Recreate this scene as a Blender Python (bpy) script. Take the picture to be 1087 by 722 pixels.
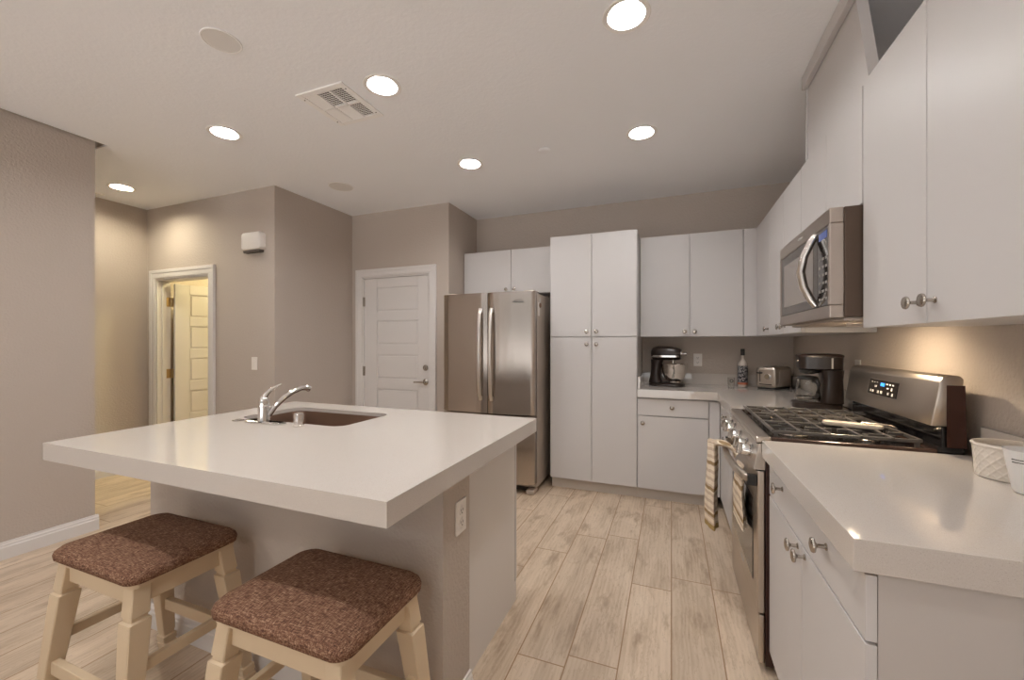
import bpy, bmesh, math, random
from mathutils import Vector, Matrix
from mathutils.geometry import tessellate_polygon

# ------------------------------------------------------------------ camera, world, exposure
S = bpy.context.scene
for o in list(bpy.data.objects): bpy.data.objects.remove(o, do_unlink=True)
COL = S.collection
CAM_H = 1.30
cd = bpy.data.cameras.new('camera'); cam = bpy.data.objects.new('camera', cd); COL.objects.link(cam)
cd.sensor_width = 36.0; cd.lens = 434.0/1087*36; cd.shift_y = 3.5/1087; cd.clip_start = 0.02
cam.location = (0, 0, CAM_H); cam.rotation_euler = (math.pi/2, 0, math.radians(21.3))
S.camera = cam
W = bpy.data.worlds.new('world'); S.world = W; W.use_nodes = True
# room left open behind the camera; invented surround, brighter below to fill the ceiling
_nt = W.node_tree; _bg = _nt.nodes['Background']; _bg.inputs[1].default_value = 1.0
_tc = _nt.nodes.new('ShaderNodeTexCoord'); _sp = _nt.nodes.new('ShaderNodeSeparateXYZ'); _rp = _nt.nodes.new('ShaderNodeValToRGB')
_mr = _nt.nodes.new('ShaderNodeMapRange'); _mr.inputs[1].default_value = -1; _mr.inputs[2].default_value = 1
_nt.links.new(_tc.outputs['Generated'], _sp.inputs[0]); _nt.links.new(_sp.outputs[2], _mr.inputs[0]); _nt.links.new(_mr.outputs[0], _rp.inputs[0]); _nt.links.new(_rp.outputs[0], _bg.inputs[0])
LOW_FILL_L, HIGH_FILL_L = 3.2, .5
_rp.color_ramp.elements[0].position = .46; _rp.color_ramp.elements[0].color = (LOW_FILL_L, LOW_FILL_L*.99, LOW_FILL_L*.98, 1)
_rp.color_ramp.elements[1].position = .50; _rp.color_ramp.elements[1].color = (HIGH_FILL_L, HIGH_FILL_L*.97, HIGH_FILL_L*.94, 1)
S.cycles.max_bounces = 16; S.cycles.diffuse_bounces = 9     # let the white room inter-reflect
S.view_settings.view_transform = 'Standard'; S.view_settings.look = 'None'
S.view_settings.exposure = 0.0; S.view_settings.gamma = 1.0; S.view_settings.use_curve_mapping = False
LIGHT_L = 300.0                  # radiance of the recessed downlight lenses
LIGHT_COL = (1.0, .98, .96)
HALL_COL = (1.0, .88, .46)
HOOD_L = 1000.0
PI = math.pi
R = math.radians

# ------------------------------------------------------------------ materials
def mat(name, col, rough=.5, metal=0.0, spec=.5, coat=0.0, bump=None, emit=None, trans=0.0, ior=1.45, aniso=0.0):
    m = bpy.data.materials.new(name); m.use_nodes = True
    nt = m.node_tree; b = nt.nodes['Principled BSDF']
    b.inputs['Base Color'].default_value = (*col, 1); b.inputs['Roughness'].default_value = rough
    b.inputs['Metallic'].default_value = metal; b.inputs['Specular IOR Level'].default_value = spec
    b.inputs['Coat Weight'].default_value = coat; b.inputs['Coat Roughness'].default_value = .06
    b.inputs['Transmission Weight'].default_value = trans; b.inputs['IOR'].default_value = ior
    b.inputs['Anisotropic'].default_value = aniso
    if emit:
        b.inputs['Emission Color'].default_value = (*emit[0], 1); b.inputs['Emission Strength'].default_value = emit[1]
    if bump:                                            # (scale, strength, distance)
        tc = nt.nodes.new('ShaderNodeTexCoord'); n = nt.nodes.new('ShaderNodeTexNoise'); bp = nt.nodes.new('ShaderNodeBump')
        n.inputs['Scale'].default_value = bump[0]; n.inputs['Detail'].default_value = 3
        bp.inputs['Strength'].default_value = bump[1]; bp.inputs['Distance'].default_value = bump[2]
        nt.links.new(tc.outputs['Object'], n.inputs['Vector']); nt.links.new(n.outputs['Fac'], bp.inputs['Height'])
        nt.links.new(bp.outputs['Normal'], b.inputs['Normal'])
    return m

class NG:                                               # tiny node-graph helper
    def __init__(s, m): s.nt = m.node_tree; s.b = s.nt.nodes['Principled BSDF']
    def n(s, t, **k):
        x = s.nt.nodes.new(t)
        for a, v in k.items(): setattr(x, a, v)
        return x
    def l(s, a, b): s.nt.links.new(a, b)
    def val(s, sock, v):
        if isinstance(v, (int, float)): sock.default_value = v
        else: s.l(v, sock)
    def m(s, op, a, b=0.0, c=None):
        x = s.n('ShaderNodeMath', operation=op); s.val(x.inputs[0], a); s.val(x.inputs[1], b)
        if c is not None: s.val(x.inputs[2], c)
        return x.outputs[0]
    def mix(s, f, a, b):
        x = s.n('ShaderNodeMix', data_type='RGBA'); s.val(x.inputs[0], f)
        for i, v in ((6, a), (7, b)):
            if isinstance(v, tuple): x.inputs[i].default_value = (*v, 1)
            else: s.l(v, x.inputs[i])
        return x.outputs[2]
    def xyz(s):
        tc = s.n('ShaderNodeTexCoord'); sp = s.n('ShaderNodeSeparateXYZ'); s.l(tc.outputs['Object'], sp.inputs[0])
        return tc.outputs['Object'], sp.outputs[0], sp.outputs[1], sp.outputs[2]
    def comb(s, x, y, z):
        c = s.n('ShaderNodeCombineXYZ'); s.val(c.inputs[0], x); s.val(c.inputs[1], y); s.val(c.inputs[2], z); return c.outputs[0]
    def noise(s, vec, scale, detail=3, rough=.5):
        x = s.n('ShaderNodeTexNoise'); s.l(vec, x.inputs['Vector']); x.inputs['Scale'].default_value = scale
        x.inputs['Detail'].default_value = detail; x.inputs['Roughness'].default_value = rough; return x.outputs['Fac']
    def ramp(s, f, stops):
        x = s.n('ShaderNodeValToRGB'); s.l(f, x.inputs[0])
        e = x.color_ramp.elements
        e[0].position, e[0].color = stops[0][0], (*stops[0][1], 1); e[1].position, e[1].color = stops[-1][0], (*stops[-1][1], 1)
        for p, c in stops[1:-1]:
            q = e.new(p); q.color = (*c, 1)
        return x.outputs[0]
    def bump(s, h, st, d):
        x = s.n('ShaderNodeBump'); x.inputs['Strength'].default_value = st; x.inputs['Distance'].default_value = d
        s.l(h, x.inputs['Height']); s.l(x.outputs[0], s.b.inputs['Normal'])

M = {}
M['wall'] = mat('taupe_wall_paint', (.465, .405, .355), .75, spec=.25, bump=(75, .6, .005))
M['ceil'] = mat('ceiling_paint', (.87, .88, .905), .85, spec=.2, bump=(55, .35, .004))
M['trim'] = mat('white_trim_paint', (.66, .63, .61), .4)
M['door'] = mat('white_door_paint', (.63, .60, .58), .4)
M['cab'] = mat('white_cabinet_laminate', (.55, .528, .52), .38)
M['gap'] = mat('cabinet_carcass', (.42, .39, .37), .6)
M['toe'] = mat('toe_kick_paint', (.55, .50, .45), .55)
M['endp'] = mat('shaded_cabinet_end', (.48, .445, .42), .42)  # cabinet white made darker: shade on the near end put into the colour
M['chrome'] = mat('chrome', (.80, .79, .78), .08, 1.0)
M['nickel'] = mat('satin_nickel', (.46, .42, .375), .25, 1.0)
M['brass'] = mat('brass', (.50, .36, .18), .28, 1.0)
M['black'] = mat('black_gloss', (.012, .010, .010), .12, coat=.4)
M['blackmat'] = mat('black_enamel', (.02, .018, .017), .35)
M['iron'] = mat('cast_iron', (.085, .076, .068), .28, spec=.7)
M['darkplastic'] = mat('dark_plastic', (.022, .014, .011), .28, coat=.15)
M['glass'] = mat('clear_glass', (.95, .95, .93), .02, trans=1.0, ior=1.45)
M['plastic'] = mat('white_plastic', (.74, .70, .66), .4)
M['slot'] = mat('dark_slot', (.05, .045, .04), .6)
M['ceramic'] = mat('cream_ceramic', (.66, .60, .53), .45)
M['cup'] = mat('white_ceramic', (.74, .72, .70), .25)
M['wax'] = mat('cream_wax', (.70, .63, .52), .55)
M['legwood'] = mat('cream_painted_wood', (.60, .475, .325), .45)
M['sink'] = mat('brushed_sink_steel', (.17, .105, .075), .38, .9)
M['lens'] = mat('lit_lens', (1, 1, 1), .5, emit=(LIGHT_COL, LIGHT_L))
M['halllens'] = mat('lit_warm_lens', (1, 1, 1), .5, emit=((1.0, .90, .68), LIGHT_L*1.6))
M['hoodlens'] = mat('lit_cooktop_lens', (1, 1, 1), .5, emit=((1, .80, .55), HOOD_L))
M['baffle'] = mat('white_baffle', (.85, .83, .80), .5)
M['display'] = mat('lit_blue_digit', (.02, .1, .3), .5, emit=((.05, .35, 1.0), 1.6))
M['mark'] = mat('pale_mark', (.55, .53, .50), .5)
M['buttonmark'] = mat('dim_button_mark', (.22, .205, .19), .5)
M['darkmark'] = mat('dark_mark', (.06, .055, .05), .5)
M['amber'] = mat('amber_band', (.42, .13, .07), .4)
M['spoon'] = mat('beige_stoneware', (.62, .53, .42), .4)
M['dough'] = mat('dark_recess', (.10, .085, .075), .6)
M['vent'] = mat('vent_white_metal', (.88, .87, .86), .5)

def steel(name, col, rough, axis):
    m = mat(name, col, rough, 1.0); g = NG(m); v, x, y, z = g.xyz()
    sc = {'x': (3, 260, 260), 'y': (260, 3, 260), 'z': (260, 260, 2)}[axis]
    f = g.noise(g.comb(g.m('MULTIPLY', x, sc[0]), g.m('MULTIPLY', y, sc[1]), g.m('MULTIPLY', z, sc[2])), 1.0, 2)
    g.l(g.m('ADD', g.m('MULTIPLY', f, .05), rough-.025), g.b.inputs['Roughness'])
    return m
M['steel'] = steel('brushed_steel', (.47, .415, .37), .20, 'z')
_g = NG(M['steel']); _v, _x, _y, _z = _g.xyz()
_g.bump(_g.noise(_g.comb(_g.m('MULTIPLY', _x, 9.0), 0.0, _g.m('MULTIPLY', _z, 1.3)), 1.0, 1), .6, .006)
M['steely'] = steel('brushed_range_steel', (.55, .49, .43), .30, 'y')
M['steelside'] = mat('grey_steel_side', (.50, .43, .37), .42, .3)
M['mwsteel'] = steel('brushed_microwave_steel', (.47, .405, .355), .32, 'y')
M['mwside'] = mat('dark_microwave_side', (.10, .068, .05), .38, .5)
M['mwglass'] = mat('smoked_window', (.06, .048, .04), .12)
M['mwscreen'] = mat('window_screen', (.25, .22, .20), .22)

def floor_mat():
    m = mat('oak_look_plank_tile', (.5, .4, .3), .38); g = NG(m); v, x, y, z = g.xyz()
    col = g.m('DIVIDE', g.m('ADD', x, 20.0), .2); ci = g.m('FLOOR', col); cf = g.m('FRACT', col)
    h = g.n('ShaderNodeTexWhiteNoise', noise_dimensions='1D'); g.l(ci, h.inputs['W'])
    row = g.m('ADD', g.m('DIVIDE', g.m('ADD', y, 20.0), 1.15), g.m('MULTIPLY', h.outputs['Value'], 7.31)); ri = g.m('FLOOR', row); rf = g.m('FRACT', row)
    h2 = g.n('ShaderNodeTexWhiteNoise', noise_dimensions='2D'); g.l(g.comb(ci, ri, 0), h2.inputs['Vector']); pv = h2.outputs['Value']
    gx = g.m('MULTIPLY', g.m('MINIMUM', cf, g.m('SUBTRACT', 1.0, cf)), .2); gy = g.m('MULTIPLY', g.m('MINIMUM', rf, g.m('SUBTRACT', 1.0, rf)), 1.15)
    gap = g.m('LESS_THAN', g.m('MINIMUM', gx, gy), .0026)
    sh = g.m('MULTIPLY', pv, 37.0)
    gv = g.comb(g.m('ADD', g.m('MULTIPLY', x, 8.0), sh), g.m('MULTIPLY', y, 1.5), sh)
    n1 = g.noise(gv, 1.6, 5, .6)
    wv = g.n('ShaderNodeTexWave', wave_type='BANDS', bands_direction='X'); g.l(g.comb(g.m('MULTIPLY', x, 1.0), g.m('MULTIPLY', y, .16), sh), wv.inputs['Vector'])
    wv.inputs['Scale'].default_value = 15; wv.inputs['Distortion'].default_value = 9; wv.inputs['Detail'].default_value = 3; wv.inputs['Detail Scale'].default_value = 1.2
    fine = g.noise(g.comb(g.m('MULTIPLY', x, 130.0), g.m('MULTIPLY', y, 5.0), sh), 1.0, 3)
    f = g.m('ADD', g.m('ADD', g.m('MULTIPLY', n1, .80), g.m('MULTIPLY', wv.outputs['Fac'], .07)), g.m('MULTIPLY', fine, .13))
    c = g.ramp(f, [(.26, (.32, .232, .16)), (.40, (.475, .37, .272)), (.54, (.575, .46, .348)), (.72, (.64, .525, .41))])
    hs = g.n('ShaderNodeHueSaturation'); g.l(c, hs.inputs['Color']); g.l(g.m('ADD', .93, g.m('MULTIPLY', pv, .13)), hs.inputs['Value']); hs.inputs['Saturation'].default_value = 1.0
    # drifting grey knots
    kn = g.noise(g.comb(g.m('ADD', g.m('MULTIPLY', x, 9.0), sh), g.m('MULTIPLY', y, 3.0), sh), 1.0, 4, .65)
    kf = g.m('MULTIPLY', g.m('MAXIMUM', g.m('SUBTRACT', kn, .55), 0.0), 5.0)
    c1 = g.mix(g.m('MINIMUM', kf, .6), hs.outputs['Color'], (.27, .19, .125))
    # thin dark contour lines of the grain, as in cathedral figure
    ring = g.m('ABSOLUTE', g.m('SUBTRACT', g.m('FRACT', g.m('MULTIPLY', n1, 9.0)), .5))
    c2 = g.mix(g.m('MULTIPLY', g.m('LESS_THAN', ring, .06), .22), c1, (.26, .18, .115))
    g.l(g.mix(gap, c2, (.29, .18, .10)), g.b.inputs['Base Color'])
    g.bump(g.m('SUBTRACT', g.m('MULTIPLY', f, .25), gap), .35, .0012)
    return m
M['floor'] = floor_mat()

def quartz():
    m = mat('speckled_quartz', (.66, .58, .51), .05, spec=.8); g = NG(m); v, x, y, z = g.xyz()
    f = g.noise(v, 700, 2, .6); f2 = g.noise(v, 900, 1)
    c = g.ramp(f, [(.27, (.36, .31, .27)), (.37, (.52, .475, .435)), (.62, (.535, .49, .45)), (.74, (.60, .565, .535))])
    g.l(c, g.b.inputs['Base Color']); return m
M['quartz'] = quartz()

def tweed():
    m = mat('brown_tweed', (.2, .1, .07), .9, spec=.15); g = NG(m); v, x, y, z = g.xyz()
    a = g.m('SINE', g.m('MULTIPLY', x, 1500.0)); b = g.m('SINE', g.m('MULTIPLY', y, 1500.0)); w = g.m('MULTIPLY', a, b)
    n1 = g.noise(g.comb(g.m('MULTIPLY', x, 60.0), g.m('MULTIPLY', y, 420.0), g.m('MULTIPLY', z, 420.0)), 1.0, 2); n2 = g.noise(g.comb(g.m('MULTIPLY', x, 420.0), g.m('MULTIPLY', y, 60.0), g.m('MULTIPLY', z, 200.0)), 1.0, 2)
    f = g.m('ADD', g.m('MULTIPLY', g.m('ADD', n1, n2), .5), g.m('MULTIPLY', w, .05))
    c = g.ramp(f, [(.30, (.045, .022, .020)), (.46, (.155, .075, .048)), (.56, (.27, .155, .098)), (.72, (.52, .36, .25))])
    g.l(c, g.b.inputs['Base Color']); g.bump(g.m('ADD', w, f), .5, .0012); return m
M['tweed'] = tweed()

def towel_mat():
    m = mat('striped_cotton', (.7, .6, .5), .95, spec=.1); g = NG(m); v, x, y, z = g.xyz()
    a = g.m('FRACT', g.m('MULTIPLY', z, 26.0)); fine = g.m('LESS_THAN', a, .42)
    b = g.m('FRACT', g.m('MULTIPLY', z, 7.6)); band = g.m('LESS_THAN', b, .13)
    c = g.mix(fine, (.72, .62, .49), (.55, .44, .335)); c = g.mix(band, c, (.32, .22, .12))
    hem = g.m('LESS_THAN', z, .352); c = g.mix(hem, c, (.34, .235, .10))
    g.l(c, g.b.inputs['Base Color']); g.bump(g.noise(v, 600, 2), .4, .002); return m
M['towel'] = towel_mat()

def label_mat():
    m = mat('printed_bottle_label', (.03, .03, .04), .4); g = NG(m); v, x, y, z = g.xyz()
    f = g.noise(v, 55, 3); c = g.ramp(f, [(.50, (.016, .015, .02)), (.56, (.45, .43, .42)), (.62, (.03, .03, .04))])
    g.l(c, g.b.inputs['Base Color']); return m
M['label'] = label_mat()

# ------------------------------------------------------------------ mesh helpers
class MB:
    def __init__(s): s.bm = bmesh.new(); s.X = None; s.curved = False
    def _fin(s, verts):
        if s.X is not None: bmesh.ops.transform(s.bm, matrix=s.X, verts=verts)
    def box(s, x0, x1, y0, y1, z0, z1, bev=0.0, seg=2, rot=None):
        r = bmesh.ops.create_cube(s.bm, size=1.0); vs = r['verts']
        c = Vector(((x0+x1)/2, (y0+y1)/2, (z0+z1)/2)); d = (abs(x1-x0), abs(y1-y0), abs(z1-z0))
        mt = Matrix.Diagonal((*d, 1))
        if rot is not None: mt = rot.to_4x4() @ mt
        bmesh.ops.transform(s.bm, matrix=Matrix.Translation(c) @ mt, verts=vs)
        s._fin(vs)
        if bev > 0:
            es = list({e for v in vs for e in v.link_edges})
            bmesh.ops.bevel(s.bm, geom=es, offset=min(bev, min(d)*.45), segments=seg, affect='EDGES', profile=.5)
        return s
    def loft(s, loops, cap=True, closed=True):
        s.curved = True
        L = [[s.bm.verts.new(p) for p in lp] for lp in loops]; n = len(L[0])
        for a, b in zip(L[:-1], L[1:]):
            for i in range(n if closed else n-1):
                j = (i+1) % n
                s.bm.faces.new((a[i], a[j], b[j], b[i]))
        if cap and closed:
            s.bm.faces.new(L[0][::-1]); s.bm.faces.new(L[-1])
        s._fin([v for l in L for v in l]); return s
    def lathe(s, prof, c=(0, 0, 0), axis=(0, 0, 1), seg=28, ring=False):
        if ring: prof = list(prof)+[prof[0]]
        q = Vector((0, 0, 1)).rotation_difference(Vector(axis)).to_matrix(); c = Vector(c); loops = []
        for r, z in prof:
            r = max(r, 1e-4)
            loops.append([c + q @ Vector((r*math.cos(2*PI*i/seg), r*math.sin(2*PI*i/seg), z)) for i in range(seg)])
        return s.loft(loops, cap=not ring)
    def cyl(s, a, b, r0, r1=None, seg=20):
        a, b = Vector(a), Vector(b); d = b-a
        return s.lathe([(r0, 0), (r0 if r1 is None else r1, d.length)], a, d.normalized(), seg)
    def tube(s, pts, rad, seg=12, flat=(1, 1), up=(0, 0, 1)):
        pts = [Vector(p) for p in pts]; loops = []; up = Vector(up)
        for i, p in enumerate(pts):
            t = (pts[min(i+1, len(pts)-1)]-pts[max(i-1, 0)]).normalized()
            u = up - t*up.dot(t)
            if u.length < 1e-3: u = Vector((1, 0, 0)) - t*t.x
            u.normalize(); w = t.cross(u); r = rad[i] if isinstance(rad, (list, tuple)) else rad
            loops.append([p + (u*math.cos(2*PI*k/seg)*flat[0] + w*math.sin(2*PI*k/seg)*flat[1])*r for k in range(seg)])
        return s.loft(loops)
    def prism(s, poly, axis, a, b, bev=0.0):
        f = {'x': lambda p, t: (t, p[0], p[1]), 'y': lambda p, t: (p[0], t, p[1]), 'z': lambda p, t: (p[0], p[1], t)}[axis]
        A = [s.bm.verts.new(f(p, a)) for p in poly]; B = [s.bm.verts.new(f(p, b)) for p in poly]; n = len(poly)
        fs = [s.bm.faces.new((A[i], A[(i+1) % n], B[(i+1) % n], B[i])) for i in range(n)]
        fs += [s.bm.faces.new(A[::-1]), s.bm.faces.new(B)]
        s._fin(A+B)
        if bev > 0:
            bmesh.ops.bevel(s.bm, geom=list({e for q in fs for e in q.edges}), offset=bev, segments=2, affect='EDGES', profile=.5)
        return s
    def plate(s, outer, holes, z0, z1):
        lps = [[Vector((p[0], p[1], z0)) for p in lp] for lp in [outer]+holes]
        vs = [s.bm.verts.new(p) for lp in lps for p in lp]
        fs = [s.bm.faces.new([vs[i] for i in tri]) for tri in tessellate_polygon(lps)]
        bmesh.ops.recalc_face_normals(s.bm, faces=fs)
        r = bmesh.ops.extrude_face_region(s.bm, geom=fs)
        bmesh.ops.translate(s.bm, vec=(0, 0, z1-z0), verts=[g for g in r['geom'] if isinstance(g, bmesh.types.BMVert)])
        return s
    def grid(s, nu, nv, fn, thick=0.0):
        s.curved = True
        V = [[s.bm.verts.new(fn(i/(nu-1), j/(nv-1))) for j in range(nv)] for i in range(nu)]; fs = []
        for i in range(nu-1):
            for j in range(nv-1): fs.append(s.bm.faces.new((V[i][j], V[i+1][j], V[i+1][j+1], V[i][j+1])))
        if thick:
            s.bm.normal_update()
            bmesh.ops.solidify(s.bm, geom=fs, thickness=thick)
        return s

def rootloc(o):
    v = Vector((0, 0, 0))
    while o is not None: v += o.location; o = o.parent
    return v
def part(name, mb, m, parent=None, local=False, ang=None, origin=None):
    bm = mb.bm
    if ang is None: ang = 38 if mb.curved else 15
    if parent is not None and not local: bmesh.ops.translate(bm, vec=-rootloc(parent), verts=bm.verts)
    if parent is None and origin is not None: bmesh.ops.translate(bm, vec=-Vector(origin), verts=bm.verts)
    bmesh.ops.recalc_face_normals(bm, faces=bm.faces)
    me = bpy.data.meshes.new(name); bm.to_mesh(me); bm.free()
    me.polygons.foreach_set('use_smooth', [True]*len(me.polygons))
    me.set_sharp_from_angle(angle=R(ang))
    me.materials.append(M[m] if isinstance(m, str) else m)
    o = bpy.data.objects.new(name, me); COL.objects.link(o)
    if parent is not None: o.parent = parent
    elif origin is not None: o.location = origin
    return o
def tag(o, label, cat, group=None, kind=None):
    o['label'] = label; o['category'] = cat
    if group: o['group'] = group
    if kind: o['kind'] = kind
    return o
def thing(name, label, cat, loc=(0, 0, 0), rz=0.0, group=None, kind=None):
    o = bpy.data.objects.new(name, None); COL.objects.link(o); o.empty_display_size = .1
    o.location = loc; o.rotation_euler = (0, 0, rz)
    return tag(o, label, cat, group, kind)
def struct(name, mb, m, label, cat): return tag(part(name, mb, m), label, cat, kind='structure')
def copy_tree(o, parent=None):
    c = o.copy(); COL.objects.link(c)
    if parent is not None: c.parent = parent
    for ch in list(o.children): copy_tree(ch, c)
    return c
def rrect(cx, cy, hx, hy, r, n=6):
    out = []
    for sx, sy, a0 in ((1, 1, 0), (-1, 1, 90), (-1, -1, 180), (1, -1, 270)):
        for k in range(n+1):
            a = R(a0+90*k/n); out.append((cx+sx*(hx-r)+r*math.cos(a), cy+sy*(hy-r)+r*math.sin(a)))
    return out
def circle(cx, cy, r, n=32): return [(cx+r*math.cos(2*PI*i/n), cy+r*math.sin(2*PI*i/n)) for i in range(n)]
def text_part(name, txt, size, mtx, m, parent):
    cu = bpy.data.curves.new(name, 'FONT'); cu.body = txt; cu.size = size; cu.extrude = .0004; cu.align_x = 'CENTER'; cu.align_y = 'CENTER'
    ob = bpy.data.objects.new('tmp_text', cu); me = bpy.data.meshes.new_from_object(ob)
    bpy.data.objects.remove(ob); bpy.data.curves.remove(cu)
    me.transform(Matrix.Translation(-rootloc(parent)) @ mtx); me.materials.clear(); me.materials.append(M[m])
    o = bpy.data.objects.new(name, me); COL.objects.link(o); o.parent = parent; return o

# ------------------------------------------------------------------ the room
CZ = 2.70
XR = .985; YB = 4.18; XL = -3.745; YH = 2.61; XC = -3.275; YD = 3.555; XF = -2.06; XHL = -5.13
YN = -3.4; XW = -5.13
struct('floor', MB().box(XHL-.1, XR+.1, YN, 5.0, -.06, 0), 'floor', 'pale oak look plank tile floor running through kitchen and hall', 'floor')
lights = [(-.179, 1.802), (-1.463, 1.814), (-2.768, 1.839), (-4.6, 2.147), (-1.463, 2.853), (-.185, 2.846)]
back_lights = [(-.18, .45), (-1.46, .45), (-2.77, .45), (-.9, -1.2), (-2.4, -1.2), (.3, -2.85), (-.7, -2.85), (-1.7, -2.85), (-2.7, -2.85)]
LR = .078
outer = [(-3.722, YN), (XR+.1, YN), (XR+.1, 4.9), (XHL-.1, 4.9), (XHL-.1, 1.657), (-3.722, 1.657)]
struct('ceiling', MB().plate(outer, [circle(x, y, LR) for x, y in lights+back_lights], CZ, CZ+.012), 'ceil', 'flat off white textured ceiling over the kitchen', 'ceiling')
mb = MB().box(XHL-.1, XR+.1, YN, 4.9, 3.05, 3.1)
struct('trim_1', mb, 'ceil', 'plain upper ceiling above the left wall recess', 'ceiling')
struct('trim_2', MB().box(XHL-.1, -3.722, 1.657, 1.675, CZ+.012, 3.05).box(-3.722, -3.71, YN, 1.675, CZ+.012, 3.05), 'wall', 'taupe edge of the ceiling recess at top of the left wall', 'trim')
struct('wall_right', MB().box(XR, XR+.1, YN, YB+.1, 0, CZ), 'wall', 'taupe textured wall behind the stove on the right', 'wall')
struct('wall_back', MB().box(XF, XR, YB, YB+.1, 0, CZ), 'wall', 'taupe back wall behind pantry and back counter', 'wall')
struct('wall_alcove', MB().box(XF-.1, XF, YD, YB+.1, 0, CZ), 'wall', 'short taupe side wall left of the refrigerator', 'wall')
mb = MB().box(XC, -3.13, YD, YD+.1, 0, CZ).box(-2.284, XF-.1, YD, YD+.1, 0, CZ).box(-3.13, -2.284, YD, YD+.1, 2.012, CZ)
struct('wall_far', mb, 'wall', 'taupe wall holding the closed white door', 'wall')
struct('wall_corner', MB().box(XC-.1, XC, YH, YD+.1, 0, CZ), 'wall', 'taupe wall running back from the light switch corner', 'wall')
DX0, DX1, DZ = -4.97, -4.15, 1.96
mb = MB().box(XHL, DX0, YH, YH+.12, 0, CZ).box(DX1, XC-.1, YH, YH+.12, 0, CZ).box(DX0, DX1, YH, YH+.12, DZ, CZ)
struct('wall_hall', mb, 'wall', 'taupe hall wall with open doorway and light switch', 'wall')
struct('wall_hall_left', MB().box(XHL-.1, XHL, YN, 4.9, 0, 3.05), 'wall', 'taupe wall at far left end of the hall', 'wall')
struct('wall_left', MB().box(XL-.115, XL, YN, 1.6, 0, 3.05), 'wall', 'large taupe wall at left edge of the photo', 'wall')
struct('wall_bath', MB().box(XHL, XC-.1, 4.8, 4.9, 0, CZ).box(XC-.1, XC, YD+.1, 4.8, 0, CZ), 'wall', 'far walls of small room behind the open door', 'wall')
def base_prof(d): return [(0, 0), (d, 0), (d, .072), (d*.8, .078), (d*.8, .088), (d*.5, .096), (d*.45, .105), (0, .105)]
D = .016
mb = MB().prism([(XL+p[0], p[1]) for p in base_prof(D)], 'y', YN, 1.6+D)
mb.prism([(1.6+p[0], p[1]) for p in base_prof(D)], 'x', XL-.115, XL)
struct('baseboard_left', mb, 'trim', 'white baseboard along the left wall', 'baseboard')
mb = MB().prism([(XHL+p[0], p[1]) for p in base_prof(D)], 'y', YN, YH)
struct('baseboard_hall', mb, 'trim', 'white baseboard at far left end of the hall', 'baseboard')
mb = MB().prism([(YH-p[0], p[1]) for p in base_prof(D)], 'x', -4.05, XC).prism([(XC+p[0], p[1]) for p in base_prof(D)], 'y', YH-D, YD)
struct('baseboard_corner', mb, 'trim', 'white baseboard around the light switch corner', 'baseboard')

# doors ------------------------------------------------------------
def leaf_mesh(w, h, t, panels, x0p, x1p):
    """door leaf in local coords: x 0..w, y 0..t (front face at y=0), five raised panels both faces"""
    mb = MB().box(0, w, .009, t-.009, 0.008, h)
    for ya, yb in ((0, .0095), (t-.0095, t)):
        mb.box(0, x0p, ya, yb, .008, h, .002); mb.box(x1p, w, ya, yb, .008, h, .002)
        zs = [.008]+[q for p in sorted(panels) for q in p]+[h]
        for a, b in zip(zs[0::2], zs[1::2]): mb.box(x0p, x1p, ya, yb, a, b, .002)
        for a, b in panels:
            if ya == 0: mb.box(x0p+.016, x1p-.016, .0025, .0095, a+.016, b-.016, .0065, 2)
            else: mb.box(x0p+.016, x1p-.016, t-.0095, t-.0025, a+.016, b-.016, .0065, 2)
    return mb
def casing(x0, x1, zt, yw, w, d):
    mb = MB()
    for k, (o0, o1, dd) in enumerate(((0, w, d*.55), (w*.12, w*.72, d*.78), (w*.62, w*.97, d))):
        mb.box(x0-o1, x0-o0, yw-dd, yw, 0, zt+o0, .003); mb.box(x1+o0, x1+o1, yw-dd, yw, 0, zt+o0, .003)
        mb.box(x0-o1, x1+o1, yw-dd, yw, zt+o0, zt+o1, .003)
    return mb
PAN = [(.20, .46), (.565, .815), (.925, 1.18), (1.285, 1.54), (1.64, 1.895)]
d1 = thing('door_1', 'closed white five panel door with nickel lever and deadbolt', 'door', (-3.13, YD, 0), kind='structure')
part('casing', casing(-3.13, -2.284, 2.012, YD, .085, .02), 'trim', d1)
part('jamb', MB().box(-3.13, -3.118, YD, YD+.1, 0, 2.012).box(-2.296, -2.284, YD, YD+.1, 0, 2.012).box(-3.118, -2.296, YD, YD+.1, 2.0, 2.012), 'trim', d1)
lf = part('leaf', leaf_mesh(.818, 1.996, .04, PAN, .172, .692), 'door', d1, local=True); lf.location = (.014, .012, 0)
for z in (1.75, 1.0, .25):
    part('hinge', MB().cyl((-3.122, YD+.004, z-.05), (-3.122, YD+.004, z+.05), .008, seg=10).box(-3.123, -3.105, YD+.004, YD+.013, z-.05, z+.05), 'nickel', d1)
h = part('lever_handle', MB().lathe([(.033, 0), (.033, .006), (.02, .012), (.012, .016), (.011, .045), (0, .045)], (-2.335, YD+.013, .905), (0, -1, 0))
     .tube([(-2.335, YD-.028, .905), (-2.36, YD-.034, .906), (-2.40, YD-.036, .905), (-2.45, YD-.032, .902)], [.011, .010, .008, .007], 10), 'nickel', d1)
part('deadbolt', MB().lathe([(.031, 0), (.031, .008), (.024, .016), (.012, .017), (.011, .022), (0, .022)], (-2.335, YD+.013, 1.05), (0, -1, 0)).box(-2.338, -2.332, YD-.014, YD-.004, 1.035, 1.065, .002), 'nickel', d1)
d2 = thing('door_2', 'open white five panel door with brass hinges in hall doorway', 'door', (DX0, YH, 0), kind='structure')
part('casing', casing(DX0, DX1, DZ, YH, .095, .022), 'trim', d2)
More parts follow.
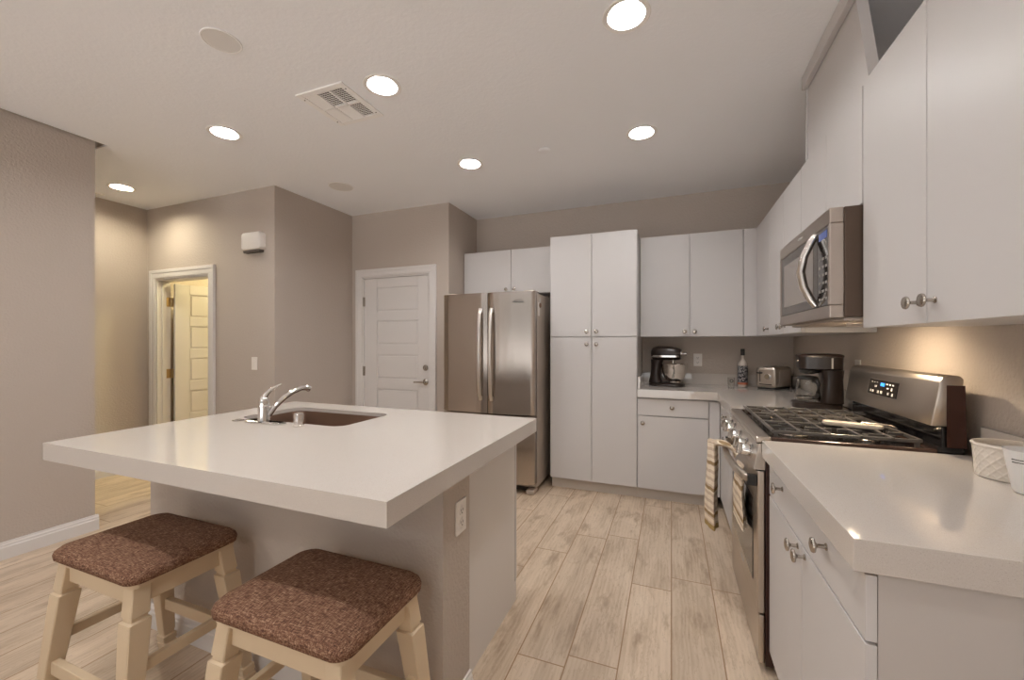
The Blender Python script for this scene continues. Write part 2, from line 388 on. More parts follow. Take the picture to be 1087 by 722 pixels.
part('jamb', MB().box(DX0, DX0+.013, YH, YH+.12, 0, DZ).box(DX1-.013, DX1, YH, YH+.12, 0, DZ).box(DX0+.013, DX1-.013, YH, YH+.12, DZ-.013, DZ)
     .box(DX0+.013, DX0+.024, YH+.04, YH+.075, 0, DZ-.013).box(DX1-.024, DX1-.013, YH+.04, YH+.075, 0, DZ-.013), 'trim', d2)
lf = part('leaf', leaf_mesh(.78, 1.93, .036, [(a*.965, b*.965) for a, b in PAN], .13, .66), 'door', d2, local=True)
lf.location = (.075, .128, 0); lf.rotation_euler = (0, 0, R(81))
for z in (1.735, .98, .22):
    part('hinge', MB().cyl((DX0+.026, YH+.128, z-.048), (DX0+.026, YH+.128, z+.048), .009, seg=10).box(DX0+.0125, DX0+.017, YH+.08, YH+.12, z-.048, z+.048).box(DX0+.026, DX0+.045, YH+.124, YH+.132, z-.048, z+.048), 'brass', d2)

# ------------------------------------------------------------------ lights in the ceiling
def downlight(x, y, label, lens='lens', group='recessed ceiling lights'):
    t = thing('recessed_light', label, 'ceiling light', (x, y, CZ), group=group)
    part('trim_ring', MB().lathe([(.078, -.001), (.099, -.001), (.100, -.004), (.098, -.006), (.079, -.004)], (x, y, CZ), seg=40, ring=True), 'baffle', t)
    part('baffle', MB().loft([[(x+r*math.cos(2*PI*i/40), y+r*math.sin(2*PI*i/40), CZ+z) for i in range(40)] for r, z in ((.0775, -.003), (.070, .010), (.056, .026), (.054, .04))], cap=False), 'baffle', t)
    part('lens', MB().lathe([(.053, .0), (.053, .004), (0, .004)], (x, y, CZ+.026), seg=40), lens, t)
    return t
LL = ['recessed light nearest the top edge above the right counter', 'recessed light beside the air vent in the ceiling', 'recessed light in ceiling left of the air vent',
      'recessed light farthest left at end of the hall ceiling', 'recessed light above the refrigerator, farthest back of the middle pair', 'recessed light above the back counter, nearest the right cabinets']
for i, (x, y) in enumerate(lights): downlight(x, y, LL[i], 'halllens' if i == 3 else 'lens')
for x, y in back_lights: downlight(x, y, 'recessed ceiling light over the living area behind the viewer', group='recessed lights over the living area')
t = thing('globe_light', 'warm ceiling light in the small room behind the open door', 'ceiling light', (-4.3, 3.75, CZ))
part('canopy', MB().lathe([(.09, 0), (.09, -.02), (.07, -.03)], (-4.3, 3.75, CZ)), 'nickel', t)
part('globe', MB().lathe([(.06, -.03), (.11, -.06), (.12, -.09), (.10, -.12), (.05, -.14), (0, -.145)], (-4.3, 3.75, CZ)), mat('lit_globe', (1, 1, 1), .5, emit=(HALL_COL, 250.0)), t)

def speaker(x, y, label, k=1.0):
    t = thing('ceiling_speaker', label, 'speaker', (x, y, CZ), group='round ceiling speakers')
    part('rim', MB().lathe([(.098*k, -.001), (.108*k, -.001), (.108*k, -.003), (.106*k, -.005), (.099*k, -.005)], (x, y, CZ), seg=40, ring=True), 'vent', t)
    g = MB().lathe([(.0985*k, -.001), (.0985*k, -.004), (.05*k, -.0045), (0, -.0045)], (x, y, CZ), seg=40)
    part('grille', g, mat('speaker_mesh', (.74, .72, .70), .7, bump=(900, .6, .002)), t)
speaker(-1.938, 1.273, 'round speaker grille in ceiling at upper left', .76); speaker(-2.747, 2.846, 'round speaker grille in ceiling above the closed door')
t = thing('sprinkler_cover', 'small round cover plate on ceiling between two lights', 'sprinkler', (-.851, 2.826, CZ))
part('disc', MB().lathe([(.02, 0), (.02, -.008), (.041, -.009), (.042, -.012), (.038, -.015), (0, -.015)], (-.851, 2.826, CZ)), 'ceil', t)
# air vent
vx0, vx1, vy0, vy1 = -1.972, -1.640, 1.700, 2.046
t = thing('air_vent', 'square white air vent with six louvred panels in ceiling', 'vent', ((vx0+vx1)/2, (vy0+vy1)/2, CZ))
fr = MB(); xs = [vx0+.034, 0, vx1-.034]; pw = (vx1-vx0-.068-.024)/3; ph = (vy1-vy0-.068-.014)/2
cells = []
for i in range(3):
    for j in range(2):
        a = vx0+.034+i*(pw+.012); b = vy0+.034+j*(ph+.014); cells.append((a, a+pw, b, b+ph, i, j))
fr.box(vx0, vx0+.034, vy0, vy1, CZ-.009, CZ-.0005, .002).box(vx1-.034, vx1, vy0, vy1, CZ-.009, CZ-.0005, .002)
fr.box(vx0+.034, vx1-.034, vy0, vy0+.034, CZ-.009, CZ-.0005, .002).box(vx0+.034, vx1-.034, vy1-.034, vy1, CZ-.009, CZ-.0005, .002)
for i in (0, 1): a = vx0+.034+pw+i*(pw+.012); fr.box(a, a+.012, vy0+.034, vy1-.034, CZ-.009, CZ-.0005)
fr.box(vx0+.034, vx1-.034, vy0+.034+ph, vy0+.048+ph, CZ-.009, CZ-.0005)
part('frame', fr, 'vent', t)
part('backing', MB().box(vx0+.03, vx1-.03, vy0+.03, vy1-.03, CZ-.0012, CZ-.0002), 'dough', t)  # dark sheet stands in for the unlit duct behind the louvres
for a, b, c, d, i, j in cells:
    lv = MB(); dark = (i == 1 and j == 0) or i == 2; n = 9
    for k in range(n):
        yy = c+(k+.5)*(d-c)/n
        if dark: lv.box(a, b, yy-.0018, yy+.0018, CZ-.0045, CZ-.003)
        else: lv.box(a, b, yy-.0068, yy+.0068, CZ-.0050, CZ-.0042, rot=Matrix.Rotation(R(-16), 3, 'X'))
    if dark:
        for k in range(5):
            xx = a+(k+.5)*(b-a)/5; lv.box(xx-.001, xx+.001, c, d, CZ-.003, CZ-.0018)
    part('louver', lv, 'vent', t)
for sx_ in (vx0+.017, vx1-.017):
    for sy_ in (vy0+.05, vy1-.05): part('screw', MB().cyl((sx_, sy_, CZ-.0105), (sx_, sy_, CZ-.009), .004, seg=8), 'slot', t)
t = thing('ceiling_register', 'thin white register on the hall ceiling, half hidden by the left wall', 'vent', (-5.03, 2.06, CZ))
mb = MB().box(-5.11, -4.96, 1.90, 1.92, CZ-.01, CZ-.0005, .002).box(-5.11, -4.96, 2.17, 2.19, CZ-.01, CZ-.0005, .002).box(-5.11, -5.09, 1.92, 2.17, CZ-.01, CZ-.0005).box(-4.98, -4.96, 1.92, 2.17, CZ-.01, CZ-.0005)
part('frame', mb, 'vent', t); mb = MB()
for k in range(8): mb.box(-5.09, -4.98, 1.93+k*.03, 1.948+k*.03, CZ-.007, CZ-.0005)
part('louver', mb, 'vent', t)

# ------------------------------------------------------------------ wall fittings
t = thing('door_chime', 'white door chime box high on the hall wall', 'door chime', (-3.5, YH, 2.20))
part('cover', MB().loft([[(x, YH-.0005-d, z) for x, z in rrect(-3.5, 2.215, .122-i, .080-i, .03)] for d, i in ((0, .004), (.045, 0), (.06, .005), (.066, .02), (.068, .05))]), 'plastic', t)
part('grille', MB().box(-3.612, -3.40, YH-.05, YH-.0005, 2.115, 2.140, .008), 'dough', t)
def plate_switch(name, label, cat, loc, n, kind='outlet', w=.072, hh=.116):
    """n: outward normal 'x','-x','-y' ; local build then rotate"""
    t = thing(name, label, cat, loc, {'-y': 0, 'x': PI/2, '-x': -PI/2}[n])
    part('cover_plate', MB().box(-w/2, w/2, -.0065, -.0005, -hh/2, hh/2, .003), 'plastic', t, local=True)
    if kind == 'switch': part('rocker', MB().box(-.017, .017, -.0105, -.006, -.034, .034, .002), 'plastic', t, local=True)
    else:
        for dz in (.021, -.021):
            s = part('socket', MB().lathe([(.0165, 0), (.0165, .0025), (.0155, .003), (0, .003)], (0, -.006, dz), (0, -1, 0), 20), 'plastic', t, local=True)
            part('slot', MB().box(-.008, -.0055, -.0095, -.0085, dz-.002, dz+.007).box(.0055, .008, -.0095, -.0085, dz-.002, dz+.007).cyl((0, -.0095, dz-.008), (0, -.0085, dz-.008), .0028, seg=8), 'slot', s, local=True)
    return t
plate_switch('light_switch', 'white rocker light switch on wall right of the open doorway', 'light switch', (-3.523, YH, 1.117), '-y', 'switch')
plate_switch('wall_outlet', 'white outlet on back wall between mixer and bottle', 'outlet', (.229, YB, 1.145), '-y')
plate_switch('wall_outlet', 'white outlet on right wall behind the coffee maker', 'outlet', (XR, 2.86, 1.15), '-x')

# ------------------------------------------------------------------ cabinets
def knob(mb_parent, p, axis, s=1.0):
    s *= 1.18
    return part('knob', MB().lathe([(.0075*s, 0), (.0075*s, .002*s), (.0045*s, .004*s), (.0042*s, .016*s), (.007*s, .0195*s), (.0150*s, .022*s), (.0158*s, .0245*s), (.0145*s, .0275*s), (.009*s, .0292*s), (0, .0296*s)], p, axis, 18), 'nickel', mb_parent)
T = .019; G = .0021
def cabinet(name, label, face, f, b, a0, a1, z0, z1, fronts, toe=None, group=None, body='cab', drop=0.0):
    """face '-y': widths along x, front plane y=f ; face '-x': widths along y, front plane x=f. fronts: (part, a0,a1,z0,z1,[(a,z)..])"""
    cx = (a0+a1)/2; loc = (cx, (f+b)/2, z0 if toe is None else 0) if face == '-y' else ((f+b)/2, cx, z0 if toe is None else 0)
    t = thing(name, label, 'cabinet', loc, group=group)
    def bx(mb, u0, u1, d0, d1, za, zb, bev=0):
        return mb.box(u0, u1, d0, d1, za, zb, bev) if face == '-y' else mb.box(d0, d1, u0, u1, za, zb, bev)
    part('carcass', bx(MB(), a0, a1, f+T+.001, b, z0, z1), body, t)
    if toe: part('toe_kick', bx(MB(), a0, a1, f+.065, f+.085, 0, z0-.0005), 'toe', t)
    for nm, u0, u1, za, zb, kn in fronts:
        d = part(nm, bx(MB(), u0+G, u1-G, f, f+T, za+G, zb-G, .0012), 'cab', t)
        for a, z in kn: knob(d, (a, f, z) if face == '-y' else (f, a, z), (0, -1, 0) if face == '-y' else (-1, 0, 0))
    return t
UZ0, UZ1 = 1.358, 2.252
YU = 3.86; XU = .655
cabinet('pantry_cabinet', 'tall white pantry cabinet with four doors beside refrigerator', '-y', 3.545, YB-.003, -1.014, -.266, .10, UZ1,
    [('door', -1.014, -.643, 1.356, UZ1, [(-.683, 1.402)]), ('door', -.643, -.268, 1.356, UZ1, [(-.600, 1.402)]), ('door', -1.014, -.643, .10, 1.354, [(-.683, 1.292)]), ('door', -.643, -.268, .10, 1.354, [(-.600, 1.292)])], toe=1)
cabinet('wall_cabinet', 'white two door cabinet above the refrigerator', '-y', YU, YB-.003, -2.052, -1.02, 1.80, UZ1,
    [('door', -2.052, -1.515, 1.80, UZ1, [(-1.562, 1.848)]), ('door', -1.515, -1.02, 1.80, UZ1, [(-1.475, 1.848)])])
cabinet('wall_cabinet', 'white two door wall cabinet above mixer on the back wall', '-y', YU, YB-.003, -.262, .556, UZ0, UZ1,
    [('door', -.262, .147, UZ0, UZ1, [(.107, 1.402)]), ('door', .147, .556, UZ0, UZ1, [(.187, 1.402)])])
cabinet('corner_cabinet', 'narrow white corner filler cabinet where both upper rows meet', '-y', YU+.006, YB-.003, .5575, XR-.004, UZ0, UZ1, [('filler', .5575, XU+.006, UZ0, UZ1, [])])
XB = XR-.003
cabinet('wall_cabinet', 'white three door wall cabinet between microwave and back corner', '-x', XU, XB, 2.632, YU+.002, UZ0, UZ1,
    [('door', 2.632, 3.01, UZ0, UZ1, [(2.97, 1.405)]), ('door', 3.01, 3.40, UZ0, UZ1, [(3.05, 1.405)]), ('door', 3.40, YU+.002, UZ0, UZ1, [(3.44, 1.405)])])
cabinet('wall_cabinet', 'short white two door cabinet directly above the microwave', '-x', XU, XB, 1.872, 2.630, 1.816, UZ1,
    [('door', 1.872, 2.25, 1.816, UZ1, [(2.21, 1.845)]), ('door', 2.25, 2.630, 1.816, UZ1, [(2.29, 1.845)])])
cabinet('wall_cabinet', 'large white wall cabinet nearest on the right with two round knobs', '-x', XU, XB, 1.03, 1.866, UZ0, UZ1+.005,
    [('door', 1.03, 1.464, UZ0-.004, UZ1+.005, [(1.424, 1.416)]), ('door', 1.464, 1.866, UZ0-.004, UZ1+.005, [(1.504, 1.416)])])
CT = .92; CB = .855
cabinet('base_cabinet', 'white base cabinet with drawer and door under the mixer', '-y', 3.545, YB-.003, -.264, .336, .10, CB,
    [('drawer', -.262, .272, .706, .846, [(.004, .782)]), ('door', -.262, .272, .10, .702, [(-.220, .645)]), ('filler', .276, .354, .10, .846, [])], toe=1)
cabinet('base_cabinet', 'white base cabinet between stove and back corner', '-x', .355, XB, 2.628, 3.54, .10, CB,
    [('drawer', 2.63, 3.543, .706, .846, [(3.17, .79)]), ('door', 2.63, 3.065, .10, .702, [(3.02, .645)]), ('door', 3.065, 3.543, .10, .702, [(3.11, .645)])], toe=1)
cabinet('base_cabinet', 'white base cabinet with wide drawer and two doors under near counter', '-x', .355, XB, 1.0, 1.846, .10, CB,
    [('drawer', .998, 1.846, .7135, .848, [(1.64, .80), (1.215, .80)]), ('door', .998, 1.422, .10, .711, [(1.388, .69)]), ('door', 1.422, 1.846, .10, .711, [(1.458, .69)])], toe=1, body='endp')
# vent chase above the microwave cabinet
t = thing('vent_chase', 'tall white boxed panel with cornice above the microwave cabinet', 'panel', (.68, 2.2, UZ1))
part('panel', MB().prism([(2.545, UZ1+.002), (2.545, CZ-.001), (1.975, CZ-.001), (1.842, UZ1+.002)], 'x', .664, .700), 'cab', t)
part('cornice', MB().prism([(2.56, CZ-.001), (2.56, CZ-.072), (1.93, CZ-.072), (1.93, CZ-.001)], 'x', .638, .6635, .003), 'cab', t)
part('corner_strip', MB().box(.6565, .700, 2.546, 2.562, UZ1+.002, CZ-.074), 'cab', t)

# counters
def counter(name, label, poly, splash, loc):
    t = thing(name, label, 'countertop', loc)
    part('slab', MB().prism(poly, 'z', CB+.0008, CT, .0015), 'quartz', t)
    for b in splash: part('backsplash', MB().box(*b, CT+.0005, CT+.10, .002), 'quartz', t)
    return t
counter('countertop', 'cream quartz counter wrapping the back corner with mixer and coffee maker', [(-.262, 3.52), (.332, 3.52), (.332, 2.624), (XR-.002, 2.624), (XR-.002, YB-.002), (-.262, YB-.002)],
    [(-.262, XR-.022, YB-.022, YB-.002), (XR-.022, XR-.002, 2.63, YB-.002), (-.2615, -.242, 3.56, YB-.0225)], (.3, 3.8, CB))
counter('countertop', 'cream quartz counter in right foreground holding the ceramic pots', [(.331, .985), (XR-.002, .985), (XR-.002, 1.849), (.331, 1.849)], [(XR-.022, XR-.002, .99, 1.845)], (.6, 1.4, CB))

# ------------------------------------------------------------------ refrigerator
FX0, FX1, FY, FM = -1.962, -1.080, 3.285, -1.508
t = thing('refrigerator', 'brushed steel french door refrigerator left of the pantry', 'refrigerator', ((FX0+FX1)/2, 3.7, 0))
part('body', MB().box(FX0+.004, FX1-.004, FY+.085, 4.12, .05, 1.735, .004), 'steelside', t)
def fdoor(x0, x1, z0, z1, bulge):
    n = 14; lo = []; w = x1-x0
    for k in range(n+1):
        u = k/n; e = .012*(max(0, 1-min(u, 1-u)*w/.02))**2
        lo.append((x0+w*u, FY+.004+e-bulge*(1-(2*((x0+w*u)-FX0)/(FX1-FX0)-1)**2)))
    poly = lo+[(x1, FY+.082), (x0, FY+.082)]
    return MB().prism(poly, 'z', z0, z1)
for nm, x0, x1, z0, z1 in (('door', FX0, FM-.003, .685, 1.745), ('door', FM+.003, FX1, .685, 1.745), ('freezer_drawer', FX0, FX1, .095, .675)):
    part(nm, fdoor(x0, x1, z0, z1, .022), 'steel', t, ang=50)
for sx, x in ((-1, FM-.060), (1, FM+.045)):
    pts = [(x+sx*.0, FY-.030, .80), (x, FY-.052, .86), (x, FY-.066, 1.0), (x+.0, FY-.074, 1.2), (x, FY-.066, 1.42), (x, FY-.052, 1.55), (x, FY-.030, 1.605)]
    hd = MB().tube(pts, .0165, 12, (.55, 1.0), up=(0, 1, 0)).box(x-.013, x+.013, FY-.04, FY-.012, .80, .835, .004).box(x-.013, x+.013, FY-.04, FY-.012, 1.57, 1.605, .004)
    part('handle', hd, mat('handle_steel', (.72, .68, .64), .3, 1.0), t)
part('handle', MB().tube([(FX0+.06, FY-.025, .62), (FX0+.1, FY-.06, .62), ((FX0+FX1)/2, FY-.075, .62), (FX1-.1, FY-.06, .62), (FX1-.06, FY-.025, .62)], .015, 12), 'nickel', t)
part('hinge_cover', MB().box(FX0+.01, FX0+.12, FY+.02, FY+.16, 1.7355, 1.757, .008), 'steelside', t)
part('hinge_cover', MB().box(FX1-.10, FX1-.01, FY+.03, FY+.16, 1.7355, 1.757, .008), 'steelside', t)
part('base_grille', MB().box(FX0+.03, FX1-.03, FY+.10, FY+.13, .012, .05), 'darkplastic', t)
for x in (FX0+.012, FX1-.085):
    part('foot', MB().box(x, x+.073, FY+.03, FY+.14, 0, .042, .01), 'steelside', t)
text_part('nameplate', 'Whirlpool', .024, Matrix.Translation((-1.222, FY-.0145, 1.655)) @ Matrix.Rotation(PI/2, 4, 'X'), 'darkmark', t)
part('logo_swoosh', MB().tube([(-1.265, FY-.012, 1.652), (-1.245, FY-.0125, 1.672), (-1.205, FY-.0115, 1.676), (-1.180, FY-.0105, 1.664)], [.0008, .0018, .0018, .0008], 8), 'darkmark', t)
t = thing('fridge_tag', 'small paper tag hung by a brown magnet on refrigerator side', 'magnet', (FX1-.004, 3.46, 1.60))
part('tag', MB().box(FX1-.0035, FX1-.001, 3.40, 3.445, 1.54, 1.66, .001), 'plastic', t)
part('magnet', MB().cyl((FX1-.0035, 3.45, 1.635), (FX1+.006, 3.45, 1.635), .022, seg=18), mat('brown_magnet', (.16, .08, .04), .5), t)
part('charm', MB().box(FX1-.0035, FX1-.001, 3.45, 3.48, 1.655, 1.70, .001), 'mark', t)

# ------------------------------------------------------------------ microwave
MX = .556; MY0, MY1, MZ0, MZ1 = 1.874, 2.626, 1.395, 1.812
t = thing('microwave', 'stainless over the range microwave mounted above the stove', 'microwave', (.77, (MY0+MY1)/2, MZ0))
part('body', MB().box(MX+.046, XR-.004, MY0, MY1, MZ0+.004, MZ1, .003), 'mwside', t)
fm = MB().box(MX, MX+.045, MY0, MY1, MZ1-.058, MZ1, .004).box(MX, MX+.045, MY0, MY1, MZ0, MZ0+.050, .004).box(MX, MX+.045, MY0, MY0+.020, MZ0+.050, MZ1-.058, .003).box(MX, MX+.045, MY1-.012, MY1, MZ0+.050, MZ1-.058)
part('front_frame', fm, 'mwsteel', t)
dr = part('door', MB().box(MX+.004, MX+.044, MY0+.150, MY1-.012, MZ0+.051, MZ1-.059, .002), 'mwglass', t)
part('window', MB().box(MX+.0025, MX+.006, MY0+.205, MY1-.075, MZ0+.092, MZ1-.105, .001), 'mwscreen', dr)
cp = part('control_panel', MB().box(MX+.004, MX+.044, MY0+.021, MY0+.148, MZ0+.051, MZ1-.059, .002), 'black', t)
for i in range(3):
    for j in range(6): part('button', MB().box(MX+.003, MX+.0045, MY0+.036+i*.036, MY0+.036+i*.036+.022, MZ0+.075+j*.032, MZ0+.085+j*.032), 'buttonmark', cp)
part('clock_display', MB().box(MX+.003, MX+.0045, MY0+.04, MY0+.13, MZ1-.10, MZ1-.072), mat('lit_clock', (.02, .03, .08), .3, emit=((.15, .25, .8), .22)), cp)
pts = [(MX+.002, MY0+.162, MZ0+.058), (MX-.014, MY0+.166, MZ0+.085), (MX-.036, MY0+.178, MZ0+.14), (MX-.046, MY0+.184, MZ0+.205), (MX-.036, MY0+.178, MZ0+.27), (MX-.014, MY0+.166, MZ0+.325), (MX+.002, MY0+.162, MZ0+.352)]
part('handle', MB().tube(pts, [.012, .015, .016, .0165, .016, .015, .012], 14, up=(0, 1, 0)), mat('polished_handle', (.66, .62, .58), .22, 1.0), dr)
text_part('nameplate', 'Whirlpool', .018, Matrix.Translation((MX-.0006, 2.25, MZ1-.028)) @ Matrix.Rotation(-PI/2, 4, 'Z') @ Matrix.Rotation(PI/2, 4, 'X'), 'mark', t)
part('underside_grille', MB().box(MX+.05, XR-.02, MY0+.02, MY1-.02, MZ0-.010, MZ0+.0035, .003), 'steelside', t)
part('added_lens_lip', MB().box(.685, .755, 2.112, 2.118, MZ0-.024, MZ0-.0103, .001), 'steelside', t)  # lip added so the bright lamp lens stays hidden from the camera
part('cooktop_lamp', MB().lathe([(.020, 0), (.020, -.002), (0, -.002)], (.72, 2.15, MZ0-.0105)), 'hoodlens', t)

# ------------------------------------------------------------------ gas range
RY0, RY1 = 1.858, 2.616; RXB = .935
t = thing('gas_range', 'stainless gas range with black grates between the counters', 'stove', (.63, (RY0+RY1)/2, 0))
part('body', MB().box(.345, RXB, RY0, RY1, .03, .905), mat('black_brown_enamel', (.035, .012, .008), .3), t)
part('cooktop', MB().box(.312, .365, RY0, RY1, .9055, .932, .006), 'steely', t)
part('cooktop_rim', MB().box(.3655, .862, RY0, RY0+.022, .9055, .930, .004).box(.3655, .862, RY1-.022, RY1, .9055, .930, .004).box(.84, .862, RY0+.022, RY1-.022, .9055, .928, .003), mat('brown_black_rim', (.055, .028, .02), .25), t)
part('burner_tray', MB().box(.365, .84, RY0+.022, RY1-.022, .9055, .916), 'black', t)
for bx_, by_, br in ((.47, 2.02, .045), (.72, 2.02, .034), (.47, 2.455, .040), (.72, 2.455, .034), (.60, 2.237, .04)):
    b = part('burner', MB().lathe([(br*1.25, 0), (br*1.25, .006), (br, .010), (br, .018)], (bx_, by_, .9165)), 'nickel', t)
    part('burner_cap', MB().lathe([(br*.95, .0185), (br*1.0, .022), (br*.85, .027), (0, .028)], (bx_, by_, .9165)), 'blackmat', b)
gw = (RY1-RY0-.056)/3
for k in range(3):
    y0 = RY0+.028+k*gw+.002; y1 = y0+gw-.004; g = MB(); z0, z1 = .945, .957; w = .0055
    for x in (.378, .47, .565, .66, .752, .830): g.box(x-w, x+w, y0, y1, z0, z1, .002)
    for y in (y0+w, y1-w): g.box(.378, .830, y-w, y+w, z0-.002, z1-.002, .002)
    ym = (y0+y1)/2
    for xa, xb in ((.378, .43), (.51, .60), (.62, .70), (.78, .83)): g.box(xa, xb, ym-w, ym+w, z0-.001, z1, .002)
    for yy in (y0+.055, y1-.055): g.box(.43, .51, yy-w*.8, yy+w*.8, z0-.001, z1-.001, .0015); g.box(.70, .78, yy-w*.8, yy+w*.8, z0-.001, z1-.001, .0015)
    for x in (.386, .822):
        for y in (y0+.008, y1-.008): g.box(x-.006, x+.006, y-.006, y+.006, .917, z0)
    part('grate', g, 'iron', t)
# control panel (slightly sloped) with five knobs
part('control_panel', MB().prism([(.302, .80), (.345, .80), (.345, .904), (.322, .904)], 'y', RY0, RY1, .002), 'steely', t)
part('panel_trim', MB().box(.315, .345, RY0, RY1, .904, .9054), 'black', t)
na = Vector((-1, 0, .19)).normalized()
for y in (1.945, 2.055, 2.237, 2.42, 2.53):
    kb = part('knob', MB().lathe([(.030, 0), (.030, .006), (.024, .008), (.0235, .034), (.021, .038), (0, .038)], (.311, y, .852), na, 24), 'chrome', t)
    q = MB(); q.X = Matrix.Translation((.311, y, .852)) @ Vector((0, 0, 1)).rotation_difference(na).to_matrix().to_4x4()
    q.box(-.024, .024, -.0075, .0075, .036, .054, .004); part('grip', q, 'nickel', kb)
# oven door
d = part('oven_door', MB().box(.318, .344, RY0+.004, RY1-.004, .232, .795, .005), 'steely', t)
part('window', MB().box(.3155, .32, RY0+.10, RY1-.07, .315, .655, .002), 'black', d)
part('top_vent', MB().box(.312, .343, RY0+.004, RY1-.004, .7955, .7995), 'black', t)
pts = [(.312, RY0+.035, .752), (.285, RY0+.055, .752), (.264, RY0+.16, .752), (.254, (RY0+RY1)/2, .752), (.264, RY1-.16, .752), (.285, RY1-.055, .752), (.312, RY1-.035, .752)]
hd = part('handle', MB().tube(pts, [.016, .018, .018, .018, .018, .018, .016], 14, (1, .75)), 'steely', d)
part('handle_cap', MB().box(.285, .318, RY0+.012, RY0+.036, .73, .774, .003).box(.285, .318, RY1-.036, RY1-.012, .73, .774, .003), 'blackmat', hd)
text_part('nameplate', 'Whirlpool', .022, Matrix.Translation((.3175, 2.237, .272)) @ Matrix.Rotation(-PI/2, 4, 'Z') @ Matrix.Rotation(PI/2, 4, 'X'), 'mark', d)
part('storage_drawer', MB().box(.322, .344, RY0+.004, RY1-.004, .035, .226, .006), 'steely', t)
for y in (RY0+.05, RY1-.05): part('foot', MB().cyl((.40, y, 0), (.40, y, .03), .018), 'blackmat', t); part('foot', MB().cyl((.88, y, 0), (.88, y, .03), .018), 'blackmat', t)
# backguard
part('riser', MB().box(.873, RXB, RY0+.004, RY1-.004, .9055, 1.011, .004).box(.8625, .873, RY0+.004, RY1-.004, .9055, .94), 'black', t)
bgp = [(.842, 1.012), (.866, 1.165), (.876, 1.182), (.892, 1.190), (.92, 1.188), (.93, 1.178), (.93, 1.160), (.895, 1.012)]
part('backguard', MB().prism(bgp, 'y', RY0, RY1, .004), 'steely', t, ang=50)
part('side_cover', MB().prism([(.884, .94), (.884, 1.155), (.932, 1.155), (RXB+.002, .94)], 'y', RY0-.0015, RY0-.0003), mat('dark_brown_cover', (.05, .018, .012), .25), t)
sl = math.atan2(.866-.842, 1.165-1.012)
q = MB(); q.X = Matrix.Translation((.842+.024*.60-.0008, 2.243, 1.012+.153*.60)) @ Matrix.Rotation(sl, 4, 'Y')
q.box(-.0015, .0015, -.128, .128, -.032, .034, .001); dp = part('display_panel', q, 'black', t)
def on_panel(y, z, w, hh):
    q = MB(); q.X = Matrix.Translation((.842+.024*.60-.0008, 2.243, 1.012+.153*.60)) @ Matrix.Rotation(sl, 4, 'Y'); q.box(-.0026, -.0015, y-w, y+w, z-hh, z+hh); return q
part('clock_digit', on_panel(.0, .016, .017, .007), 'display', dp)
for y, z, w, hh in ((.098, .022, .005, .002), (.075, .022, .005, .002), (.05, .022, .005, .002), (.06, .004, .009, .004), (.098, -.018, .006, .005), (.078, -.018, .006, .005), (.03, -.018, .008, .006), (-.0, -.018, .008, .006),
                (-.04, .02, .006, .003), (-.065, .02, .006, .003), (-.09, .02, .006, .003), (-.05, .004, .008, .003), (-.085, .002, .006, .006), (-.06, -.018, .006, .005), (-.095, -.02, .006, .006)):
    part('button', on_panel(y, z, w, hh), 'mark', dp)

# towel hung over the oven handle
t = thing('dish_towel', 'cream striped dish towel hanging over the oven handle', 'towel', (0, 0, 0))
def hx(y): u = (y-(RY0+RY1)/2)/.33; return .254+.022*u*u
def bundle(xc, yc, hw, ht, z0, z1, ph):
    """a gathered length of cloth: a folded closed outline lofted down from the handle"""
    lps = []; n = 72
    for j in range(25):
        v = j/24; z = z0+(z1-z0)*v; g = .55+.45*min(1, v*1.7); lp = []
        for i in range(n):
            a = 2*PI*i/n; rip = 1+.12*math.sin(a*4+ph+v*1.3)+.06*math.sin(a*7+ph*2-v*2)
            lp.append((xc+ht*rip*math.cos(a)*(.8+.2*v)+.003*math.sin(v*6+ph), yc+hw*g*rip*math.sin(a)+.012*v*math.sin(ph), z))
        lps.append(lp)
    return MB().loft(lps)
part('front_flap', bundle(.204, 2.45, .085, .030, .775, .325, .4), 'towel', t, ang=70)
part('back_flap', bundle(.2905, 2.13, .13, .0165, .745, .49, 2.1), 'towel', t, ang=70)
def over(u, v):
    a = PI*v; y = 2.44+(u-.5)*.12-.16*v+.02*math.sin(u*9); r = .033
    return Vector((hx(y)+.004-r*1.15*math.cos(a)-.006, y, .762+r*.62*math.sin(a)+.004*math.sin(u*14)))
part('fold', MB().grid(30, 14, over, .008), 'towel', t, ang=80)

# spoon rest on the grates
t = thing('spoon_rest', 'long beige spoon rest lying across the stove grates', 'spoon rest', (.69, 2.07, .9575), R(-20))
part('dish', MB().loft([[(x, y, z) for x, y in rrect(0, 0, .098-i, .026-i*.5, .02)] for z, i in ((0, .006), (.006, 0), (.014, .001), (.016, .003), (.012, .008))]), 'spoon', t, local=True)
part('spoon_handle', MB().tube([(.03, 0, .020), (.09, .002, .021), (.12, .004, .018), (.135, .004, .010)], [.006, .007, .008, .006], 10, (.6, 1)), 'nickel', t, local=True)

# ------------------------------------------------------------------ island
IX0, IX1, IY0, IY1 = -2.262, -.635, .803, 1.972
KX1 = -.690; KY0 = 1.155; KY1 = 1.34; BX1 = -.735; BY1 = 1.944; KX0 = -2.246
t = thing('kitchen_island', 'taupe island base with white end panel under quartz top', 'kitchen island', (-1.5, 1.5, 0))
part('knee_wall', MB().box(KX0, KX1, KY0, KY1, 0, CB-.0005), 'wall', t)
part('end_panel', MB().box(BX1-.02, BX1, KY1, BY1, 0, CB-.0005), 'trim', t)  # cabinet white lightened here: light on this end put into the colour
part('end_panel', MB().box(-2.235, -2.215, KY1, BY1, 0, CB-.0005), 'endp', t)
part('cabinet_bottom', MB().box(-2.214, BX1-.021, KY1+.001, BY1-.09, .09, .108), 'cab', t)
for x in (-2.214, -1.717, -1.223): part('door', MB().box(x+.002, x+.49, BY1-.02, BY1, .10, CB-.01, .001), 'cab', t)
